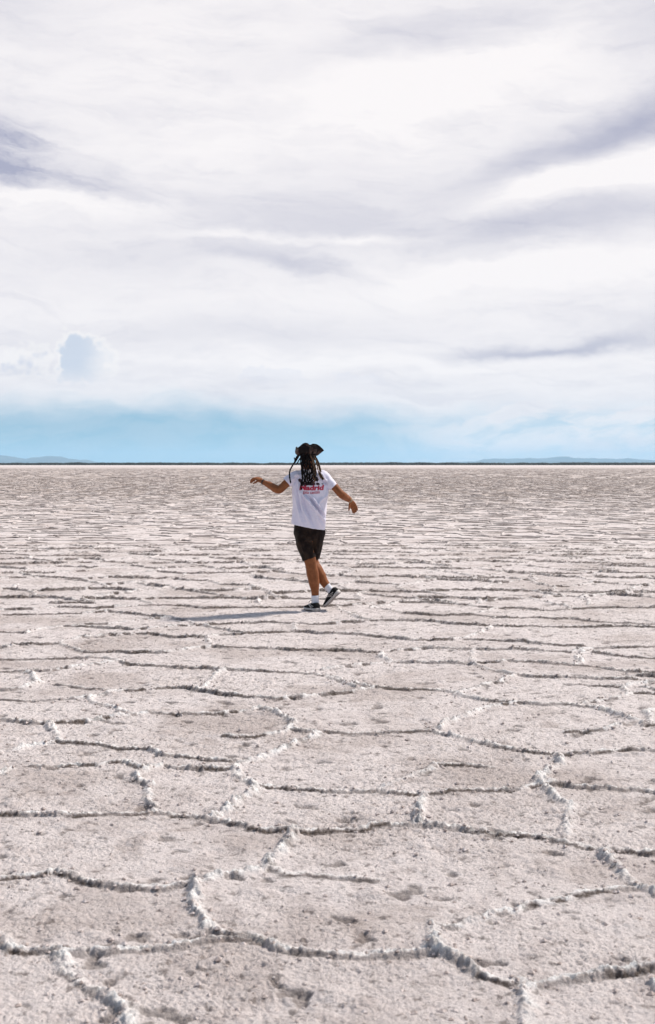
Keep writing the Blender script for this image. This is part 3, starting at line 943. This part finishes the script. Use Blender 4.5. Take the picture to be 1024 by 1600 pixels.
def print_text(name, body_txt, x0, x1, ybase, arch, m, offset, shear, stretch, dark_top=None):
    cu = bpy.data.curves.new('t', 'FONT'); cu.body = body_txt; cu.offset = offset; cu.shear = shear; cu.resolution_u = 3
    to = bpy.data.objects.new('t', cu); col.objects.link(to)
    dg = bpy.context.evaluated_depsgraph_get(); dg.update()
    tm = bpy.data.meshes.new_from_object(to.evaluated_get(dg)); bpy.data.objects.remove(to)
    import bmesh
    bm = bmesh.new(); bm.from_mesh(tm)
    bmesh.ops.triangulate(bm, faces=bm.faces[:])
    for _ in range(2): bmesh.ops.subdivide_edges(bm, edges=[e for e in bm.edges if e.calc_length() > .12], cuts=1, use_grid_fill=True)
    xs = [v.co.x for v in bm.verts]; lo, hi = min(xs), max(xs); k = (x1 - x0) / (hi - lo)
    for v in bm.verts:
        X = x0 + (v.co.x - lo) * k
        Y = ybase - v.co.y * k * stretch - arch * (1 - ((X - (x0 + x1) / 2) / ((x1 - x0) / 2)) ** 2)
        v.co = on_back(X, Y)
    me = bpy.data.meshes.new(name); bm.to_mesh(me); bm.free()
    me.materials.append(m)
    o = bpy.data.objects.new(name, me); col.objects.link(o); o.parent = shirt
    return o


print_text('lettering', 'Madrid', 468.5, 506.8, 764.6, -0.6, M_RED, 0.045, 0.12, 0.80)
print_text('lettering', 'gata castiza', 474, 500, 769.9, -0.9, M_RED, 0.012, 0.0, 1.15)
# black figure printed above the word
pm = Mesh()
def patch(pts):
    st = len(pm.v); c = (sum(a for a, b in pts) / len(pts), sum(b for a, b in pts) / len(pts))
    pm.v.append(tuple(on_back(*c, .0036)))
    for a, b in pts: pm.v.append(tuple(on_back(a, b, .0036)))
    n = len(pts)
    for i in range(n): pm.f.append((st, st + 1 + i, st + 1 + (i + 1) % n))
patch([(466.2,748.6),(469,747),(473,749.5),(475.5,754),(474,759),(471,758),(469.5,753),(467,751.5)])
patch([(474,757),(478,752.5),(484,753.2),(488,750),(492,752),(493,756.8),(488,758.2),(482,757.5),(477,759)])
patch([(486,749),(489,744.5),(494,743.5),(497,745.5),(498.3,749),(496,752.5),(493,748),(490,747.5)])
patch([(493,756),(496,753.3),(499,754.2),(500.5,756.6),(497,757.6)])
patch([(502.8,754.6),(506.6,753.9),(506.2,755.6),(503.5,756.6)])
pm.obj('printed_figure', M_DARKINK, shirt, False)

# ---- shorts
H_ = Mesh()
H_.ring_loft([ering(484, 812, .150, .115, 0, 30), ering(484, 822, .160, .125, 0, 30), ering(484, 833, .165, .130, .01, 30), ering(484, 843, .150, .120, .02, 30), ering(485.5, 853, .115, .10, .04, 30), ering(487.5, 864, .075, .085, .06, 30)])
cuffed(H_, [W(473, 830, 0), W(474.6, 845, -.005), W(479, 860, -.01), W(483.7, 872.3, -.01)], [(.088, .11), (.086, .105), (.079, .095), (.076, .090)], 22, (1, 0, 0), .05)
cuffed(H_, [W(496, 830, .03), W(495, 845, .06), W(491.8, 860, .11), W(489.6, 869.5, .135)], [(.080, .10), (.073, .095), (.070, .085), (.068, .082)], 22, (1, 0, 0), .05)
hme = remeshed(H_, 0.005, 4, 0.5)
nvs = len(hme.vertices); co = np.empty(nvs * 3, np.float32); hme.vertices.foreach_get('co', co); co = co.reshape(-1, 3)
no = np.empty(nvs * 3, np.float32); hme.vertex_normals.foreach_get('vector', no); no = no.reshape(-1, 3)
sx = (co[:, 0] + base_x) * F / PD + 512; sy_ = HOR - (co[:, 2] - CAM_H) * F / PD
wob = fbm(co[:, 0] * 8, co[:, 2] * 6, 3, 15)
Dp = crease(470, 845, 496, 838, 1.8, .010) + crease(489, 838, 493, 868, 1.5, -.010) + crease(476, 848, 480, 870, 2.2, .007) - crease(466, 846, 474, 868, 1.7, .007) \
   + crease(486, 850, 489, 868, 1.6, .007) + crease(462, 828, 484, 842, 1.8, .006) + crease(500, 835, 498, 860, 1.6, .008)
co = co + no * (Dp + 0.005 * fbm(co[:, 0] * 14, co[:, 2] * 8 + co[:, 1] * 9, 3, 61))[:, None]
hme.vertices.foreach_set('co', co.ravel().astype(np.float32)); hme.update()
shorts = finish(hme, 'shorts', M_SHORTS, root)

# ---- socks
Mesh().tube(*dense([W(492.4, 930, .03), W(492.7, 936, .03), W(493, 942, .03), W(493, 949, .03)], [(.040, .040), (.039, .039), (.040, .040), (.042, .042)], 3), 20).obj('sock', M_SOCK, root)
Mesh().tube(*dense([W(507.3, 909.6, .10), W(510.5, 914.5, .095), W(514, 919.5, .09), W(519, 925.5, .09)], [(.042, .042), (.040, .040), (.040, .040), (.042, .042)], 3), 20).obj('sock', M_SOCK, root)


# ---- shoes: local x heel to toe, z up
def shoe(origin, X, up):
    X = Vector(X).normalized(); Zv = Vector(up); Zv = (Zv - X * Zv.dot(X)).normalized(); Yv = Zv.cross(X)
    T = lambda x, y, z: tuple(origin + (X * x + Yv * y + Zv * z) * .96)
    n = 20
    def sec(x, w, z0, z1, sharp=0.75, toe=0.0):
        rr = []
        for k in range(n):
            q = 2 * math.pi * k / n; c, s = math.cos(q), math.sin(q)
            rr.append(T(x, w * math.copysign(abs(c) ** sharp, c), (z0 + z1) / 2 + (z1 - z0) / 2 * math.copysign(abs(s) ** sharp, s)))
        return rr
    up_ = Mesh().ring_loft([sec(.002, .018, .030, .062), sec(.010, .030, .024, .084), sec(.028, .036, .022, .094), sec(.055, .037, .022, .090), sec(.080, .037, .022, .086),
                            sec(.110, .040, .022, .083), sec(.140, .043, .022, .075), sec(.175, .046, .022, .062), sec(.210, .045, .022, .053), sec(.240, .038, .022, .046), sec(.262, .025, .023, .037), sec(.270, .010, .025, .031)])
    u = up_.obj('shoe', M_SHOE, root)
    Mesh().ring_loft([sec(-.004, .022, .006, .034, .6), sec(.004, .034, .002, .038, .6), sec(.03, .041, .0, .036, .6), (sec(.08, .041, .003, .031, .6)), sec(.13, .044, .003, .028, .6), sec(.18, .050, .0, .027, .6),
                      sec(.215, .050, .001, .027, .6), sec(.245, .042, .005, .028, .6), sec(.268, .028, .010, .029, .6), sec(.277, .010, .015, .027, .6)]).obj('midsole', M_MID, u)
    Mesh().ring_loft([sec(.004, .026, -.005, .004, .6), sec(.03, .038, -.007, .004, .6), sec(.08, .034, -.002, .006, .6), sec(.13, .036, -.002, .006, .6), sec(.18, .047, -.006, .004, .6), sec(.215, .047, -.005, .004, .6),
                      sec(.245, .038, -.001, .008, .6), sec(.265, .022, .005, .012, .6)]).obj('sole', M_SOLE, u)
    # white curved marks on both flanks
    for sd in (-1, 1):
        st = Mesh()
        for pts in (((.060, .040), (.085, .044), (.115, .056), (.150, .068)), ((.085, .028), (.102, .045), (.118, .062), (.128, .078)), ((.040, .052), (.070, .056), (.100, .066), (.125, .074))):
            st.tube([T(x, sd * ((.0405 + (x - .06) * .05) * (1 - max(0, z - .05) * 9.0)), z) for x, z in pts], .0034, 6, side=tuple(Zv))
        st.obj('side_stripe', M_MID, u)
    lc = Mesh()
    for k in range(4):
        x = .105 + k * .020; z = .088 - k * .0085
        lc.tube([T(x, -.022, z - .008), T(x + .004, 0, z + .001), T(x + .008, .022, z - .008)], .0030, 6)
    lc.tube(dense([T(.10, 0, .088), T(.105, -.02, .108), T(.12, -.035, .112), T(.13, -.04, .095)], [.0025] * 4, 3)[0], .0027, 6)
    lc.tube(dense([T(.10, 0, .088), T(.09, .02, .106), T(.10, .04, .110), T(.12, .046, .09)], [.0025] * 4, 3)[0], .0027, 6)
    lc.obj('laces', M_TRIM, u)
    return u


shoe(Vector((W(497.5, 956, 0).x, -.055, .006)), (-.52, .85, 0.0), (0, 0, 1))
shoe(W(531.5, 925.5, .02), W(508.0, 950.0, .15) - W(531.5, 925.5, .02), (-.80, .30, .62))

# ---- bands on both wrists
def band(a, b, r, m):
    a, b = Vector(a), Vector(b); q = Mesh()
    q.tube([a, a + (b - a) * .1, b - (b - a) * .1, b], [r * .9, r, r, r * .9], 20)
    q.obj('wristband', m, root)
d_ = (W(411.5, 752.8, .07) - W(422, 758, .03)).normalized()
band(W(412.5, 753.2, .066), W(412.5, 753.2, .066) + d_ * .016, .0285, M_BANDD)
d_ = (wrR - W(542.5, 778, .08)).normalized()
band(wrR - d_ * .045, wrR - d_ * .004, .0315, M_BAND)

# ---- hair: cap over the skull and the locks
hc = Mesh().ell(HC + upv * .010 - face * .012, (.084, .096, .100), M=HM)
hair = hc.obj('hair', M_HAIR, root)
locks = [  # points (photo px, dy), material, thickness
 ([(466,712,-.04),(461,721,-.06),(457,728,-.09),(453.2,735,-.10),(452.8,744,-.10),(454.5,755,-.11)], 0, 1.15),
 ([(468,711,-.05),(464,718,-.07),(459,725,-.10),(456,729,-.11),(452.6,738,-.11)], 0, 1.0),
 ([(466,710,-.02),(462,716,-.04),(461.5,721,-.05),(460,714.5,-.03)], 0, .8),
 ([(471,710,-.08),(472,722,-.12),(471.5,735,-.15),(472.8,748,-.16),(470.5,760,-.17),(472,765,-.17)], 0, 1.25),
 ([(473,711,-.09),(473,724,-.14),(474.6,738,-.16),(477.8,748,-.17),(474,756,-.18)], 0, 1.1),
 ([(474,710,-.09),(475,724,-.14),(478.6,738,-.16),(478,750,-.17),(479.5,757,-.18)], 0, 1.1),
 ([(477,710,-.10),(477,722,-.14),(481,734,-.16),(480.3,746,-.17),(482,755,-.17)], 0, 1.1),
 ([(479,710,-.10),(480,724,-.14),(480.6,736,-.16),(483.6,746,-.17),(482.5,757,-.17)], 0, 1.0),
 ([(481,710,-.10),(482,724,-.14),(486.5,735,-.16),(484.2,746,-.17),(487.5,754,-.17)], 0, 1.15),
 ([(483,710,-.10),(485,726,-.14),(488,738,-.16),(486.5,750,-.17),(485,756,-.17)], 0, 1.0),
 ([(485,710,-.10),(488.6,722,-.13),(490.3,734,-.15),(489.8,744,-.16),(493,752,-.17)], 1, 1.0),
 ([(487,711,-.09),(490.8,724,-.12),(492.6,736,-.14),(492.6,748,-.16),(490,755,-.17)], 1, 1.1),
 ([(488,711,-.09),(489.4,724,-.13),(491,736,-.15),(491.2,746,-.16),(495,751,-.16)], 0, 1.0),
 ([(490,711,-.07),(494.6,722,-.09),(496.8,733,-.11),(499,741,-.12),(501.8,747,-.13)], 1, .9),
 ([(492,712,-.06),(496.8,721,-.07),(499.8,731,-.09),(500.2,740,-.11),(504.6,750,-.12)], 0, 1.0),
 ([(491,711,-.06),(495.6,722,-.08),(498.6,730,-.09),(501,739,-.11),(506.5,749,-.12)], 1, .9),
 ([(486,711,-.10),(488.2,725,-.14),(489.2,738,-.16),(494,747,-.17),(496.6,752,-.17)], 0, .9),
 ([(480,711,-.11),(478.5,726,-.15),(476,740,-.17),(476.4,750,-.18),(472.3,757,-.18)], 0, 1.0),
 ([(476,711,-.10),(474.4,726,-.15),(472.6,740,-.17),(475.6,752,-.18),(470,752,-.19)], 0, .9),
 ([(489,712,-.08),(492.4,726,-.12),(494.4,738,-.14),(492.2,747,-.16),(487.6,750.5,-.17)], 0, .9),
 ([(470,710,-.06),(470,724,-.11),(473.6,736,-.15),(471.8,752,-.17)], 0, .9),
 ([(484,711,-.10),(484,722,-.13),(483,732,-.15),(484,740,-.16),(481.6,748,-.17)], 0, .9),
 ([(482,711,-.10),(483.4,718,-.12),(485.5,724,-.13),(488,729,-.14),(487.5,737,-.15)], 0, .9),
 ([(475,709,-.08),(468.4,717,-.09),(465,723,-.10),(463,726,-.10)], 0, .9),
 ([(493,712,-.03),(497.6,721,-.04),(500.2,729,-.05),(502,737,-.07)], 1, .9),
]
for pts, mk, th in locks:
    P_, R_ = dense([W(a, b, c) for a, b, c in pts], [.0064 * th] * len(pts), 6)
    R_ = [r * (1.0 + .22 * math.sin(i * 2.3 + a) + random.uniform(-.08, .08)) for i, r in enumerate(R_)]
    R_[-1] *= .5
    # keep locks outside the shirt
    out_ = []
    for q in P_:
        hit = shirt_bvh.ray_cast(Vector((q.x, -1.0, q.z)), Vector((0, 1, 0)))
        if hit[0] and q.y > hit[0].y - .010: q = Vector((q.x, hit[0].y - .010, q.z))
        out_.append(q)
    Mesh().tube(out_, R_, 8).obj('dreadlock', (M_HAIR, M_HAIR2)[mk], hair)

# ---- tricorn hat
T_ = Mesh()
HT = HC + Vector((0.0, 0, 0))
def hz_(py_): return CAM_H - (py_ - HOR) * PD / F
n = 96; rings = []
HA  = [0, 15, 35, 60, 85, 112, 135, 155, 180, 205, 228, 246, 258, 270, 283, 300, 318, 332, 346, 360]
HRE = [.158, .140, .124, .130, .160, .190, .155, .128, .118, .124, .126, .118, .114, .112, .112, .114, .122, .145, .174, .158]
HZE = [702, 699, 696, 697, 700, 702, 699, 698, 701, 702, 698.5, 693.5, 692.2, 692.8, 696, 693.6, 694.2, 697.5, 704, 702]
z_band = hz_(711.0)
for i in range(7):
    k = i / 6
    ring = []
    for j in range(n):
        th = 2 * math.pi * j / n
        dg_ = math.degrees(th) % 360
        re = float(np.interp(dg_, HA, HRE)) + .002 * math.sin(7 * th); ze = hz_(float(np.interp(dg_, HA, HZE)))
        c = max(0.0, re - .115)
        r0 = .104
        rr = r0 + (re - r0) * (k ** (.7 + 5 * c)) + .018 * max(0, 1 - c * 18) * math.sin(math.pi * k ** .8)
        zz = z_band + (ze - z_band) * k
        ring.append((HT.x + rr * math.cos(th), HT.y - .005 + rr * math.sin(th), zz))
    rings.append(ring)
T_.ring_loft(rings, cap=False)
hat = T_.obj('tricorn_hat', M_HAT, root)
sol = hat.modifiers.new('thickness', 'SOLIDIFY'); sol.thickness = .006; sol.offset = 0
tr = Mesh()
edge = [Vector(q) for q in rings[-1]]
tr.tube(edge + [edge[0], edge[1]], .0045, 8)
tr.obj('brim_trim', M_TRIM, hat)
cr_ = Mesh(); cr_rings = []
for i in range(9):
    ph = math.pi / 2 * i / 8
    cr_rings.append([(HT.x + .101 * math.cos(ph * .985) ** .7 * math.cos(t), HT.y - .005 + .104 * math.cos(ph * .985) ** .7 * math.sin(t), z_band - .006 + (hz_(693.8) - z_band + .004) * math.sin(ph)) for t in (2 * math.pi * k / 40 for k in range(40))])
cr_.ring_loft(cr_rings)
cr_.obj('crown', M_HAT, hat)
# lighter worn panels stitched on the turned-up sides
def panel(t0, t1, k0, k1):
    pn = Mesh(); g = 8
    for a in range(g + 1):
        for b in range(g + 1):
            th = t0 + (t1 - t0) * a / g; kk = k0 + (k1 - k0) * b / g
            j = (th % (2 * math.pi)) / (2 * math.pi) * n; i0 = kk * 6
            j0 = int(j) % n; i_ = min(int(i0), 5); fj = j - int(j); fi = i0 - i_
            q = (Vector(rings[i_][j0]) * (1 - fj) + Vector(rings[i_][(j0 + 1) % n]) * fj) * (1 - fi) + (Vector(rings[i_ + 1][j0]) * (1 - fj) + Vector(rings[i_ + 1][(j0 + 1) % n]) * fj) * fi
            outw = Vector((math.cos(th), math.sin(th), -.2)).normalized()
            pn.v.append(tuple(q + outw * .0055))
    for a in range(g):
        for b in range(g):
            q = a * (g + 1) + b; pn.f.append((q, q + g + 1, q + g + 2, q + 1))
    pn.obj('worn_panel', M_PANEL, hat)
panel(R(196), R(226), .10, .92)
panel(R(281), R(289), .10, .92)
panel(R(300), R(316), .15, .55)
